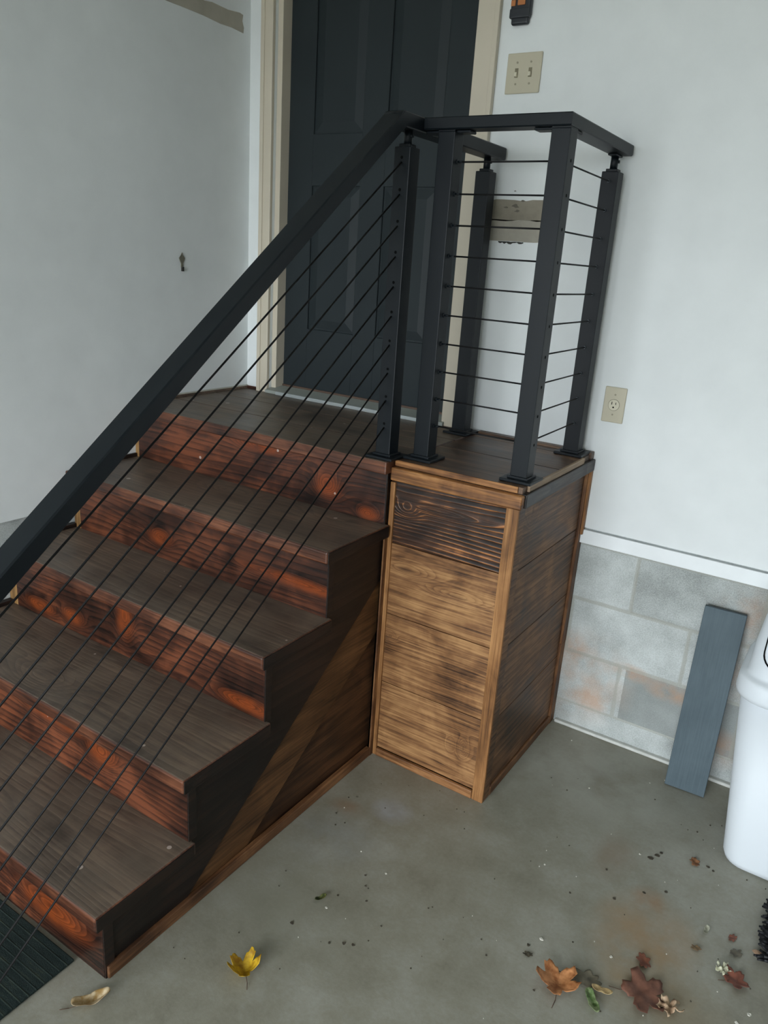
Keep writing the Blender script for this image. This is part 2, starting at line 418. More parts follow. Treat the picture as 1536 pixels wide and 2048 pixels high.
# door casing, jamb and door
dr = empty('door_1', (.5525, .06, 1.045)); struct(dr, 'charcoal grey panelled entry door in a cream frame')
P0 = dr.location
def casing(name, x0, x1, inner):
    bm = bmesh.new()
    bm_box(bm, (x0, -.016, 1.012), (x1, .0, OZ1 + .06), .003)
    if inner > 0: bm_box(bm, (x0, -.021, 1.012), (x0 + .018, -.014, OZ1 + .06), .003)
    else: bm_box(bm, (x1 - .018, -.021, 1.012), (x1, -.014, OZ1 + .06), .003)
    return finish(bm, name, MTRIM, dr, P0)
casing('door_casing', .069, .125, 1); casing('door_casing', .972, 1.050, -1)
box('door_casing', (.069, -.016, OZ1 - .02), (1.050, 0, OZ1 + .06), MTRIM, dr, .003, P0)
box('door_jamb', (.125, .013, 1.02), (.1495, .13, OZ1), MTRIM, dr, .002, P0)
box('door_jamb', (.9565, .013, 1.02), (.985, .13, OZ1), MTRIM, dr, .002, P0)
box('door_jamb', (.125, .013, 3.07), (.985, .13, OZ1), MTRIM, dr, .002, P0)
bm = bmesh.new()
DX0, DX1, DZ0, DZ1 = .151, .955, 1.058, 3.07
YD = .060
bm_box(bm, (DX0, YD + .008, DZ0), (DX1, YD + .044, DZ1))
cols = [(.272, .500), (.606, .834)]; rows = [(1.302, 1.845), (2.028, 2.73), (2.84, 2.98)]
xs = [DX0] + [v for c in cols for v in c] + [DX1]
for a, b in ((DX0, .272), (.500, .606), (.834, DX1)): bm_box(bm, (a, YD, DZ0), (b, YD + .01, DZ1), .0015, 1)
zs = [DZ0] + [v for r in rows for v in r] + [DZ1]
for i in range(0, len(zs), 2):
    for a, b in cols: bm_box(bm, (a - .001, YD, zs[i]), (b + .001, YD + .01, zs[i + 1]), .0015, 1)
finish(bm, 'door_slab', MDOOR, dr, P0)
for a, b in cols:
    for z0, z1 in rows:
        bm = bmesh.new()
        o = [(a + .004, z0 + .004), (b - .004, z0 + .004), (b - .004, z1 - .004), (a + .004, z1 - .004)]
        i2 = [(a + .040, z0 + .040), (b - .040, z0 + .040), (b - .040, z1 - .040), (a + .040, z1 - .040)]
        O = [bm.verts.new((x, YD + .0085, z)) for x, z in o]; I = [bm.verts.new((x, YD + .001, z)) for x, z in i2]
        for q in range(4): bm.faces.new((O[q], O[(q + 1) % 4], I[(q + 1) % 4], I[q]))
        bm.faces.new(I); bm.faces.new(O[::-1])
        finish(bm, 'door_panel', MDOOR, dr, P0)
# threshold
bm = bmesh.new()
bm_prism(bm, [(-.028, 1.0275), (-.028, 1.040), (.052, 1.052), (.12, 1.052), (.12, 1.0275)], .126, .984)
finish(bm, 'threshold', MSILL, dr, P0)
box('threshold_lip', (.19, -.036, 1.0275), (.966, -.027, 1.041), MSILLM, dr, .001, P0)
box('door_sweep', (.151, .054, 1.051), (.955, .062, 1.060), plain('brown_sweep', lin(84, 66, 54), .6), dr, .001, P0)

# marks on the walls
def patch(name, pts, mat, parent, plane, c, th=.0012):
    bm = bmesh.new()
    bm_prism(bm, pts, c, c - th if plane == 'y' else c + th, plane)
    return finish(bm, name, mat, parent)
def ragged(x0, x1, z0, z1, j=.004, n=10, seed=1):
    r = random.Random(seed); P = []
    for i in range(n + 1): P.append((x0 + (x1 - x0) * i / n, z0 + r.uniform(-j, j)))
    P.append((x1 + r.uniform(0, j), (z0 + z1) / 2))
    for i in range(n + 1): P.append((x1 - (x1 - x0) * i / n, z1 + r.uniform(-j, j)))
    P.append((x0 - r.uniform(0, j), (z0 + z1) / 2))
    return P
MUNP = plain('unpainted_drywall', lin(160, 156, 144), .8, .2, 24, .09)
MUNP2 = plain('unpainted_drywall_dirty', lin(142, 136, 122), .8, .2, 18, .14)
wb = bpy.data.objects['wall_back']
a = patch('unpainted_patch', ragged(1.052, 1.31, 1.676, 1.742, .0015, 8, 3), MUNP, wb, 'y', 0.0)
a = patch('unpainted_patch', ragged(1.052, 1.31, 1.740, 1.802, .003, 12, 4), MUNP2, wb, 'y', 0.0)
r = random.Random(5); pts = [(1.118 + i * .0075, 1.6745 + r.uniform(-.0006, .0006)) for i in range(13)]
pts += [(1.208 - i * .0075, 1.6725 - r.uniform(.0, .007)) for i in range(13)]
patch('torn_mark', pts, plain('torn_paper_dark', lin(60, 60, 56), .9), wb, 'y', 0.0, .002)  # black jagged torn mark below the unpainted patch
bm = bmesh.new()
for (x, z, s) in ((1.165, 1.785, .012), (1.175, 1.77, .008), (1.19, 1.80, .006), (1.135, 1.78, .007), (1.16, 1.83, .004)):
    r2 = random.Random(int(x * 1e4)); n = 9
    bm_prism(bm, [(x + s * r2.uniform(.4, 1.2) * math.cos(t * 6.283 / n) * 1.5, z + s * .5 * r2.uniform(.4, 1.2) * math.sin(t * 6.283 / n)) for t in range(n)], -.0010, -.0019, 'y')
finish(bm, 'scuff_mark', plain('scuff', lin(105, 100, 90), .9), wb)
MTAN = plain('tan_glue_strip', lin(172, 168, 155), .8, .2, 14, .08)
wlx = lambda y: AL * y
bm = bmesh.new()
P = [(-.040, 2.362), (-.10, 2.366), (-.16, 2.364), (-.24, 2.369), (-.35, 2.370), (-.6, 2.370), (-1.6, 2.372), (-1.6, 2.428), (-.5, 2.422), (-.235, 2.416), (-.20, 2.421), (-.12, 2.418), (-.06, 2.424), (-.042, 2.421), (-.046, 2.40), (-.038, 2.38)]
A = [bm.verts.new((wlx(y) + .0015, y, z)) for y, z in P]; B = [bm.verts.new((wlx(y) - .001, y, z)) for y, z in P]
bm.faces.new(A); bm.faces.new(B[::-1])
for i in range(len(P)): bm.faces.new((A[i], B[i], B[(i + 1) % len(P)], A[(i + 1) % len(P)]))
finish(bm, 'glue_strip', MTAN, wl)
bm = bmesh.new()      # torn spot on the left wall
P = [(-.358 + .010 * math.cos(t) * (1 + .5 * math.sin(3 * t)), 1.538 + .024 * math.sin(t) * (1 + .2 * math.cos(4 * t))) for t in [i * .39 for i in range(16)]]
A = [bm.verts.new((wlx(y) + .003, y, z)) for y, z in P]; B = [bm.verts.new((wlx(y) - .001, y, z)) for y, z in P]
bm.faces.new(A); bm.faces.new(B[::-1])
for i in range(len(P)): bm.faces.new((A[i], B[i], B[(i + 1) % len(P)], A[(i + 1) % len(P)]))
finish(bm, 'torn_spot', plain('torn_paper', lin(112, 110, 98), .9, .1, 60, .25), wl)
box('torn_spot', (-.006, -.361, 1.500), (.004, -.354, 1.516), plain('torn_core', lin(44, 44, 40), .9), wl)

# ------------------------------------------------------------------ staircase
ST = empty('staircase', (.56, -1.15, 0))
tag(ST, 'dark stained wooden staircase of five risers climbing to the grey door', 'staircase')
S0 = ST.location
def two_tone(o, top_i=0, edge_i=1):
    for f in o.data.polygons: f.material_index = top_i if f.normal.z > .9 else edge_i
for k in (2, 3, 4, 5):
    yb_ = TY[k - 1] + NO + .012
    o = box('tread', (wlx(TY[k]) + .003, TY[k], TZ[k] - NT_), (W1N, yb_, TZ[k]), [W_TREAD, W_NOSE], ST, .006, S0, 3)
    two_tone(o)
    # the sawn, black stained end of the tread
    box('tread_end_cap', (W1N, TY[k] + .002, TZ[k] - NT_ + .001), (W1N + .003, TY[k - 1] + NO + .004, TZ[k] - .0025), W_STR, ST, .001, S0)
ys = [TY[1], TY[1] + .215, TY[1] + .43, -.003]
for i in range(3):
    o = box('landing_board', (.003 if i else wlx(TY[1]) + .003, ys[i] + (.0015 if i else 0), H - NT_), (1.132 if i == 0 else 1.127, ys[i + 1], H), [W_TREAD, W_NOSE], ST, .004, S0)
    two_tone(o)
RISER_X0 = {1: .022, 2: .036, 3: .036, 4: .036, 5: .02}
for k in (1, 2, 3, 4, 5):
    y = TY[k] + NO
    box('riser', (RISER_X0[k] + wlx(y), y, TZ[k + 1] + .0005), (W1 - .004, y + .019, TZ[k] - NT_ - .0005), W_RIS[k], ST, .001, S0)
    box('riser_end', (W1 - .0038, y + .0008, TZ[k + 1] + .0005), (W1 - .0005, y + .0265, TZ[k] - NT_ - .0005), W_STR, ST, .0008, S0)
    if k < 5:   # thin strips closing the gap at the wall
        box('gap_strip', (wlx(y) + (.002 if k < 3 else -.010), y + .001, TZ[k + 1]), (wlx(y) + RISER_X0[k] - .001, y + .012, TZ[k] - NT_), W_SKIRT, ST, .001, S0)
        box('gap_strip', (wlx(y) + (.002 if k < 2 else -.010), TY[k + 1] + .03, TZ[k + 1] + .0005), (wlx(y) + .012, y - .001, TZ[k + 1] + .014), W_STR, ST, .001, S0)
box('wall_strip', (.0005, -.60, H + .0005), (.008, -.004, H + .010), W_TREAD, ST, .001, S0)
box('wall_strip', (.009, -.010, H + .0005), (.066, -.002, H + .012), W_RISER, ST, .001, S0)
box('caulk_line', (.0008, -.60, H + .010), (.006, -.003, H + .015), MCAULK, ST, .001, S0)
# notched stringer on the open side
def step_profile():
    P = []
    for k in (5, 4, 3, 2, 1):
        y = TY[k] + NO + .0195
        P += [(y, TZ[k + 1]), (y, TZ[k] - NT_ - .0005)]
    return P
prof = step_profile()
up = [(prof[0][0], 0.0)] + prof[1:]
str_poly = up + [(-.572, TZ[1] - NT_ - .0005), (-.572, .658), (-1.215, .180), (-1.41, .0325), (-1.46, 0.0)]
bm = bmesh.new(); bm_prism(bm, str_poly, W1 - .026, W1 - .005)
finish(bm, 'stringer', W_STR, ST, S0)
pan = [(-1.50, 0.0005), (-1.42, .03), (-.590, .66), (-.590, 0.0005)]
bm = bmesh.new(); bm_prism(bm, pan, W1 - .028, W1 - .014)
finish(bm, 'side_panel', W_SIDE, ST, S0)
# diagonal brace board laid in the side panel, just under the stringer
bm = bmesh.new(); bm_prism(bm, [(-.592, .638), (-.592, .455), (-1.19, .031), (-1.405, .031), (-1.215, .176)], W1 - .0145, W1 - .010)
finish(bm, 'brace_board', wood('brace_wood', 'y', C(44, 28, 15), C(84, 57, 33), C(116, 82, 50), 18, .55, .3, .6, 0, .02, .15, .3, rings=.12), ST, S0)
box('floor_strip', (W1 - .010, -1.655, .0), (W1 + .006, -.605, .034), W_TRIMY, ST, .003, S0)

# ------------------------------------------------------------------ boxed platform
BX = empty('platform_box', (1.34, -.29, 0))
tag(BX, 'tall boxed wooden platform with honey brown planks beside the staircase', 'platform')
B0 = BX.location
zz = [.030, .281, .526, .765, H - NT_ - .001]
for i in range(4):
    m = W_BOX if i < 3 else W_BOXT
    box('front_board', (1.130, YB + .008, zz[i] + .0012), (1.515, YB + .027, zz[i + 1] - .0012), m, BX, .0015, B0)
    box('side_board', (XB - .022, YB + .006, zz[i] + .0012), (XB - .006, .006, zz[i + 1] - .0012), W_BOXS, BX, .0015, B0)
box('corner_strip', (1.126, YB + .000, .0), (1.142, YB + .012, .96), W_TRIMZ, BX, .002, B0)
box('corner_strip', (1.1245, -.606, .0), (1.1300, YB + .002, .782), W_TRIMZD, BX, .0015, B0)
box('corner_strip', (1.505, YB, .0), (XB, YB + .010, H - NT_ - .001), W_TRIMZ, BX, .002, B0)
box('corner_strip', (XB - .008, YB + .009, .0), (XB, YB + .050, H - NT_ - .001), W_BOXS, BX, .002, B0)
box('bottom_strip', (1.143, YB - .002, .0), (1.504, YB + .010, .029), W_TRIMX, BX, .003, B0)
box('bottom_strip', (XB - .008, YB + .051, .0), (XB + .002, -.031, .032), W_TRIMY, BX, .003, B0)
box('back_strip', (XB - .007, -.030, .33), (XB + .004, .010, H - NT_ - .001), W_TRIMZD, BX, .002, B0)
box('back_strip', (XB - .007, -.030, .0), (XB + .003, .010, .329), W_TRIMZD, BX, .002, B0)
box('back_strip', (XB - .002, -.019, .745), (XB + .012, .0, H - NT_ - .001), W_TRIMZ, BX, .002, B0)
# deck
DXL, DXR, DYF = 1.134, XB + .006, -.578
for y0, y1 in ((DYF, -.305), (-.302, -.085), (-.082, -.032)):
    box('deck_board', (DXL, y0, H - .020), (DXR - .006, y1, H), W_DECK, BX, .002, B0)
box('deck_back_strip', (1.128, -.031, H - .018), (DXR, -.001, H + .007), W_DECK, BX, .002, B0)
box('deck_front_edge', (DXL, DYF - .006, H - .017), (1.53, DYF, H + .001), W_HON, BX, .002, B0)
box('deck_front_trim', (DXL - .004, DYF - .022, H - .060), (DXR + .003, DYF + .001, H - .019), W_HON, BX, .005, B0, 3)
o = box('deck_side_edge', (DXR - .006, DYF + .03, H - .017), (DXR + .002, -.10, H + .0015), W_PALE, BX, .001, B0)
box('deck_side_trim', (XB - .004, DYF + .0015, H - .058), (XB + .014, -.002, H - .018), W_BLK, BX, .003, B0)

# ------------------------------------------------------------------ cable railing
RLG = empty('cable_railing', (1.3, -.5, H))
tag(RLG, 'black metal cable railing with square posts around the platform and down the staircase', 'railing')
G0 = RLG.location.copy()
PS = .050
HZ = [1.851 - .0798 * i for i in range(10)]
def post(x, y, stem, holes_on, plate_dx=0.0, z0=H, fit=(), low=False):
    """square post; holes_on: faces with ten drilled holes"""
    pr = empty('post', Vector((x, y, z0)) - G0); pr.parent = RLG
    zt = (1.878 if stem else ZR - RT - .004) - z0
    bm = bmesh.new(); bm_box(bm, (-PS / 2, -PS / 2, .006), (PS / 2, PS / 2, zt), .0022, 2)
    body = finish(bm, 'post_body', MMETAL, pr)
    bm = bmesh.new()
    bm_box(bm, (-.047, -.047, 0.0005), (.047, .047, .009), .002)
    bm_box(bm, (-.031, -.031, .008), (.031, .031, .016), .002)
    finish(bm, 'base_plate', MMETAL, pr)
    if stem:
        bm = bmesh.new()
        bm_box(bm, (-.017, -.017, zt - .002), (.017, .017, zt + .008), .002)
        bm_cyl(bm, (0, 0, zt + .006), (0, 0, ZR - RT - z0 - .001), .011, 20)
        bm_box(bm, (-.013, -.030, ZR - RT - z0 - .006), (.013, .030, ZR - RT - z0 - .0005), .002)
        bm_cyl(bm, (.0, 0, zt + .028), (.0155, 0, zt + .028), .0045, 10)
        finish(bm, 'height_adjuster', MMETAL, pr)
    else:
        bm = bmesh.new()
        bm_box(bm, (-PS / 2 - .0, -PS / 2 + .001, zt), (PS / 2 - .001, PS / 2 - .0, ZR - RT - z0 - .0005), 0)
        if 'l' in fit: bm_box(bm, (-.075, -.016, ZR - RT - z0 - .007), (-.024, .020, ZR - RT - z0 - .0005), .002)
        if 'r' in fit: bm_box(bm, (.024, -.016, ZR - RT - z0 - .007), (.065, .020, ZR - RT - z0 - .0005), .002)
        if 'b' in fit: bm_box(bm, (-.016, .024, ZR - RT - z0 - .007), (.020, .070, ZR - RT - z0 - .0005), .002)
        finish(bm, 'rail_bracket', MMETAL, pr)
    for z in (HZ if not low else [h - 1.0 for h in HZ]):
        zl = z - z0
        for face, kind in holes_on:
            d = {'-y': Vector((0, -1, 0)), '+x': Vector((1, 0, 0)), '-x': Vector((-1, 0, 0)), '+y': Vector((0, 1, 0))}[face]
            bm = bmesh.new()
            if kind == 'hole':
                bm_cyl(bm, d * (PS / 2 - .001) + Vector((0, 0, zl)), d * (PS / 2 + .0004) + Vector((0, 0, zl)), .0042, 12)
                finish(bm, 'cable_hole', MHOLE, pr)
            elif kind == 'ball':
                bm_cyl(bm, d * (PS / 2 - .001) + Vector((0, 0, zl)), d * (PS / 2 + .003) + Vector((0, 0, zl)), .0065, 14)
                bm_cyl(bm, d * (PS / 2 + .002) + Vector((0, 0, zl)), d * (PS / 2 + .016) + Vector((0, 0, zl)), .0030, 12, .0022)
                finish(bm, 'cable_fitting', MMETAL, pr)
            elif kind == 'nut':
                bm_cyl(bm, d * (PS / 2 - .001) + Vector((0, 0, zl)), d * (PS / 2 + .0035) + Vector((0, 0, zl)), .0055, 12, .004)
                finish(bm, 'cable_fitting', MNUT, pr)
    return pr
X1, Y1 = 1.0945, -.572
X2, Y2 = 1.187, -.505
X3, Y3 = 1.505, -.507
X4, Y4 = 1.494, -.066
X5, Y5 = 1.087, -.078
post(X1, Y1, True, [('-y', 'hole')])
post(X2, Y2, False, [('+x', 'ball')], fit='lr')
post(X3, Y3, False, [('+x', 'hole')], fit='lb')
post(X4, Y4, True, [('-y', 'nut')])
post(X5, Y5, True, [])
# lower stair post standing on the floor, outside the frame
lp = empty('post', Vector((X1, -2.12, 0)) - G0); lp.parent = RLG
bm = bmesh.new(); bm_box(bm, (-PS / 2, -PS / 2, .006), (PS / 2, PS / 2, .765), .002); finish(bm, 'post_body', MMETAL, lp)
bm = bmesh.new(); bm_box(bm, (-.047, -.047, .0005), (.047, .047, .009), .002); finish(bm, 'base_plate', MMETAL, lp)

def sweep_rail(pts, w, t, name):
    """rectangular tube along a polyline; pts are the top centre line"""
    bm = bmesh.new(); rings = []
    pts = [Vector(p) for p in pts]
    for i, p in enumerate(pts):
        d1 = (pts[i] - pts[i - 1]).normalized() if i else (pts[1] - pts[0]).normalized()
        d2 = (pts[i + 1] - pts[i]).normalized() if i < len(pts) - 1 else d1
        d = (d1 + d2).normalized()
        side = d.cross(Vector((0, 0, 1)))
        side = Vector((side.x, side.y, 0)).normalized()
        upv = side.cross(d).normalized()
        k = 1.0 / max(.3, d.dot(d1))
        # horizontal corner widens the section sideways, vertical bend widens it upward
        horiz = abs(d1.z) < 1e-6 and abs(d2.z) < 1e-6
        sw = w / 2 * (k if horiz else 1); tt = t * (1 if horiz else k)
        c = .003
        sec = [(-sw, -c), (-sw + c, 0), (sw - c, 0), (sw, -c), (sw, -tt + c), (sw - c, -tt), (-sw + c, -tt), (-sw, -tt + c)]
        rings.append([bm.verts.new(p + side * a + upv * b) for a, b in sec])
    n = 8
    for i in range(len(rings) - 1):
        for j in range(n): bm.faces.new((rings[i][j], rings[i][(j + 1) % n], rings[i + 1][(j + 1) % n], rings[i + 1][j]))
    bm.faces.new(rings[0]); bm.faces.new(rings[-1][::-1])
    return finish(bm, name, MMETAL, RLG, G0)
RW = .058
sweep_rail([(1.108, Y3 - .001, ZR), (1.503, Y3 - .001, ZR), (1.503, -.024, ZR)], RW, RT, 'top_rail')
sl = .780
yb0 = -.636
sweep_rail([(X1 - .003, -.016, ZR), (X1 - .003, yb0, ZR), (X1 - .003, -2.16, ZR - sl * (2.16 + yb0))], RW, .037, 'stair_rail')
bm = bmesh.new()   # hinged joint where the stair rail starts
bm_cyl(bm, (X1 - .031, -.632, ZR - .020), (X1 + .025, -.632, ZR - .020), .0195, 24)
finish(bm, 'rail_joint', MMETAL, RLG, G0)
def cable(p0, p1, r=.0023):
    bm = bmesh.new(); bm_cyl(bm, p0, p1, r, 8); return finish(bm, 'cable', MCABLE, RLG, G0)
for i, z in enumerate(HZ):
    cable((X2 + .025, Y2 + .005, z), (X3 - .025, Y3 + .005, z))
    cable((X3 - .002, Y3 + .025, z), (X4, Y4 - .025, z))
    za = z - .012
    cable((X1, Y1 - .025, za), (X1, -2.095, za - .733 * (2.095 + Y1 - .025)))

# ------------------------------------------------------------------ wall fittings
def wall_plate(name, cx, cz, w, h):
    e = empty(name, (cx, 0, cz))
    box('cover_plate', (cx - w / 2, -.0062, cz - h / 2), (cx + w / 2, -.0002, cz + h / 2), MPLATE, e, .003, e.location)
    return e
sw = wall_plate('light_switch', 1.1449, 2.170, .116, .114)
tag(sw, 'almond double toggle light switch plate high on the wall right of the door', 'light switch')
for dx in (-.023, .023):
    t = box('toggle_switch', (sw.location.x + dx - .0055, -.0072, 2.158), (sw.location.x + dx + .0055, -.0055, 2.184), plain('switch_slot', lin(120, 114, 92), .5), sw, 0, sw.location)
    bm = bmesh.new(); bm_box(bm, (sw.location.x + dx - .004, -.015, 2.160), (sw.location.x + dx + .004, -.006, 2.172), .001)
    finish(bm, 'toggle_lever', MPLATE2, t, sw.location)
    for dz in (.030, -.030):
        bm = bmesh.new(); bm_cyl(bm, (sw.location.x + dx, -.005, 2.170 + dz), (sw.location.x + dx, -.0072, 2.170 + dz), .0032, 12); finish(bm, 'screw', plain('plate_screw', lin(150, 144, 124), .4), sw, sw.location)
ou = wall_plate('power_outlet', 1.5881, 1.1955, .070, .114)
tag(ou, 'almond single round power outlet on the white wall right of the railing', 'outlet')
ox, oz = ou.location.x, ou.location.z
bm = bmesh.new(); bm_cyl(bm, (ox, -.005, oz), (ox, -.0078, oz), .0175, 32); soc = finish(bm, 'socket', MPLATE2, ou, ou.location)
bm = bmesh.new()
bm_box(bm, (ox - .0078, -.0083, oz + .001), (ox - .0055, -.0074, oz + .010)); bm_box(bm, (ox + .0052, -.0083, oz + .0015), (ox + .0072, -.0074, oz + .009))
bm_cyl(bm, (ox - .0005, -.0083, oz - .0075), (ox - .0005, -.0074, oz - .0075), .0027, 14); finish(bm, 'socket_slots', MHOLE, soc, ou.location)
bm = bmesh.new()
bm_cyl(bm, (ox, -.0055, oz), (ox, -.0066, oz), .0188, 32); finish(bm, 'socket_gap', plain('socket_gap', lin(110, 106, 88), .6), ou, ou.location)
for dz in (.033, -.031):
    bm = bmesh.new(); bm_cyl(bm, (ox, -.005, oz + dz), (ox, -.0072, oz + dz), .003, 12); finish(bm, 'screw', plain('plate_screw', lin(150, 144, 124), .4), ou, ou.location)
# wall control at the top edge of the view
MBLKP = plain('black_plastic', lin(36, 40, 46), .4, .5)
wc = empty('wall_control', (1.1175, 0, 2.36)); w0 = wc.location
tag(wc, 'small black wall device with two orange buttons above the light switch', 'wall control')
bm = bmesh.new()
bm_box(bm, (1.086, -.022, 2.322), (1.152, -.0005, 2.46), .006, 3)
bm_box(bm, (1.089, -.018, 2.301), (1.147, -.0005, 2.340), .007, 3)
bm_box(bm, (1.0845, -.024, 2.318), (1.1505, -.002, 2.345), .004, 2)
finish(bm, 'housing', MBLKP, wc, w0)
MOR = plain('orange_button_plastic', lin(178, 112, 62), .5)
box('button', (1.0885, -.0255, 2.350), (1.103, -.0215, 2.366), MOR, wc, .0015, w0)
box('button', (1.110, -.0255, 2.351), (1.135, -.0215, 2.368), MOR, wc, .0015, w0)
box('button', (1.0885, -.0255, 2.378), (1.135, -.0215, 2.392), plain('dark_button', lin(58, 60, 66), .4), wc, .0015, w0)

# ------------------------------------------------------------------ leaning plank
ang = math.atan2(.092, .615)
bm = bmesh.new(); bm_box(bm, (0, 0, 0), (.1235, .021, .622), .0015, 2)
pl = finish(bm, 'composite_board', None)
k = NT('blue_grey_composite'); tc = k.new('ShaderNodeTexCoord').outputs['Object']
k.color(k.ramp(k.math('ADD', k.math('MULTIPLY', k.noise(tc, 6, 4), .6), k.math('MULTIPLY', k.noise(k.vmul(tc, (220, 220, 9)), 1, 3), .4)), [(.3, lin(64, 78, 85)), (.7, lin(86, 101, 108))]))
k.rough(.6, .3); k.bump(k.noise(k.vmul(tc, (300, 300, 10)), 1, 3), .25, .001); pl.data.materials.append(k.m)
pl.location = (1.986, -.122, .0035); pl.rotation_euler = (-ang, 0, math.radians(2.5))
tag(pl, 'blue grey composite board leaning upright against the concrete blocks', 'board')

# ------------------------------------------------------------------ trash can
MBIN = plain('white_bin_plastic', lin(214, 221, 226), .5, .35)
TB = empty('trash_can', (2.40, -.255, 0)); T0 = TB.location
tag(TB, 'tall white plastic trash can with a swing lid beside the leaning board', 'trash can')
def rr_section(x0, x1, y0, y1, r, z, n=7):
    P = []
    for cx, cy, a0 in ((x1 - r, y1 - r, 0), (x0 + r, y1 - r, 90), (x0 + r, y0 + r, 180), (x1 - r, y0 + r, 270)):
        for i in range(n + 1):
            a = math.radians(a0 + 90 * i / n); P.append((cx + r * math.cos(a), cy + r * math.sin(a), z))
    return P
def loft(secs, name, mat, parent, origin, cap0=True, cap1=True):
    bm = bmesh.new(); R_ = [[bm.verts.new(p) for p in s] for s in secs]; n = len(R_[0])
    for i in range(len(R_) - 1):
        for j in range(n): bm.faces.new((R_[i][j], R_[i][(j + 1) % n], R_[i + 1][(j + 1) % n], R_[i + 1][j]))
    if cap0: bm.faces.new(R_[0][::-1])
    if cap1: bm.faces.new(R_[-1])
    return finish(bm, name, mat, parent, origin, smooth=True)
BXc0, BXc1, BY0, BY1 = 2.205, 2.575, -.392, -.13
loft([rr_section(BXc0 + .018, BXc1 - .018, BY0 + .018, BY1 - .018, .05, .001), rr_section(BXc0 + .006, BXc1 - .006, BY0 + .006, BY1 - .006, .058, .007), rr_section(BXc0, BXc1, BY0, BY1, .06, .025),
      rr_section(BXc0 - .050, BXc1 + .050, BY0 - .030, BY1 + .030, .075, .548)], 'bin_body', MBIN, TB, T0)
x0, x1, y0, y1 = BXc0 - .050, BXc1 + .050, BY0 - .030, BY1 + .030
loft([rr_section(x0 + .002, x1 - .002, y0 + .002, y1 - .002, .075, .536), rr_section(x0 - .012, x1 + .012, y0 - .012, y1 + .012, .085, .542), rr_section(x0 - .015, x1 + .015, y0 - .015, y1 + .015, .088, .554), rr_section(x0 - .013, x1 + .013, y0 - .013, y1 + .013, .086, .590),
      rr_section(x0 - .006, x1 + .006, y0 - .006, y1 + .006, .08, .600), rr_section(x0 + .001, x1 - .001, y0 + .006, y1 - .001, .07, .601),
      rr_section(x0 + .006, x1 - .006, y0 + .012, y1 - .006, .068, .611), rr_section(x0 + .008, x1 - .008, y0 + .034, y1 - .014, .068, .68),
      rr_section(x0 + .016, x1 - .016, y0 + .066, y1 - .036, .066, .745), rr_section(x0 + .034, x1 - .034, y0 + .100, y1 - .066, .06, .790),
      rr_section(x0 + .085, x1 - .085, y0 + .128, y1 - .110, .045, .812), rr_section(x0 + .13, x1 - .13, y0 + .150, y1 - .130, .03, .818)],
     'bin_lid', MBIN, TB, T0)
lid = bpy.data.objects['bin_lid']
flc = Vector(((x0 + x1) / 2, y0 + .0445, .700)); RF = Matrix.Rotation(math.radians(-25), 3, 'X')
for nm, w, h, off, mt in (('flap_gap', .200, .070, .001, MHOLE), ('swing_flap', .1965, .067, .0040, MBIN)):
    secs = []
    for dy, g in ((.012, 0), (-off, 0), (-off - .003, .003)):
        s = rr_section(-w + g, w - g, -h + g, h - g, .045, 0)
        secs.append([tuple(RF @ Vector((a, dy, b)) + flc) for a, b, _ in s])
    loft(secs, nm, mt, lid, T0)

# ------------------------------------------------------------------ mat
k = NT('dark_green_ribbed_mat'); p = k.new('ShaderNodeTexCoord').outputs['Object']
s = k.sep(p)
fr = k.math('FRACT', k.math('MULTIPLY', s[1], 52.0))
rib = k.ramp(fr, [(.0, 1.0), (.12, 0.0), (.88, 0.0), (1.0, 1.0)])
n = k.noise(k.vmul(p, (10, 90, 1)), 1, 3, .6)
col = k.ramp(n, [(.35, lin(26, 38, 37)), (.6, lin(38, 50, 48)), (.78, lin(66, 72, 56))])
col = k.mix(k.math('MULTIPLY', rib, k.ramp(k.noise(k.vmul(p, (5, 40, 1)), 1, 2), [(.45, .08), (.6, .6)])), col, lin(72, 80, 66))
k.color(col); k.rough(.8, .2); k.bump(k.math('ADD', k.math('MULTIPLY', rib, .8), k.noise(p, 400, 2)), .5, .002)
bm = bmesh.new(); bm_box(bm, (-.93, -.62, 0), (0, 0, .007), .003, 2)
mt = finish(bm, 'doormat', k.m); mt.location = (1.028, -1.672, .0008)
tag(mt, 'dark green ribbed floor mat at the foot of the staircase', 'mat')

# ------------------------------------------------------------------ bristly brush
BR = empty('boot_brush', (2.45, -.57, 0)); br0 = BR.location
tag(BR, 'black bristly brush lying on the floor in front of the white trash can', 'brush')
MBR = plain('black_bristle', lin(14, 17, 21), .6, .4)
box('brush_base', (2.375, -.69, .006), (2.56, -.455, .030), plain('black_brush_base', lin(20, 22, 25), .6), BR, .008, br0)
bm = bmesh.new(); r = random.Random(11)
for i in range(150):
    edge = r.random() < .55
    y = r.uniform(-.69, -.455); x = 2.385 if edge else r.uniform(2.375, 2.56)
    z = r.uniform(.008, .03)
    d = Vector((-r.uniform(.25, 1.0) if edge else r.uniform(-.4, .4), r.uniform(-.3, .3), r.uniform(.0, .7) if edge else r.uniform(.6, 1.0))).normalized()
    L = r.uniform(.030, .050)
    m_ = Vector((x, y, z)) + d * L * .6
    bm_cyl(bm, (x, y, z), m_, .0035, 6, .0045); bm_cyl(bm, m_, m_ + (d + Vector((0, 0, -.3))).normalized() * L * .4, .0045, 6, .0025)
o = finish(bm, 'bristles', MBR, BR, br0); o['kind'] = 'stuff'

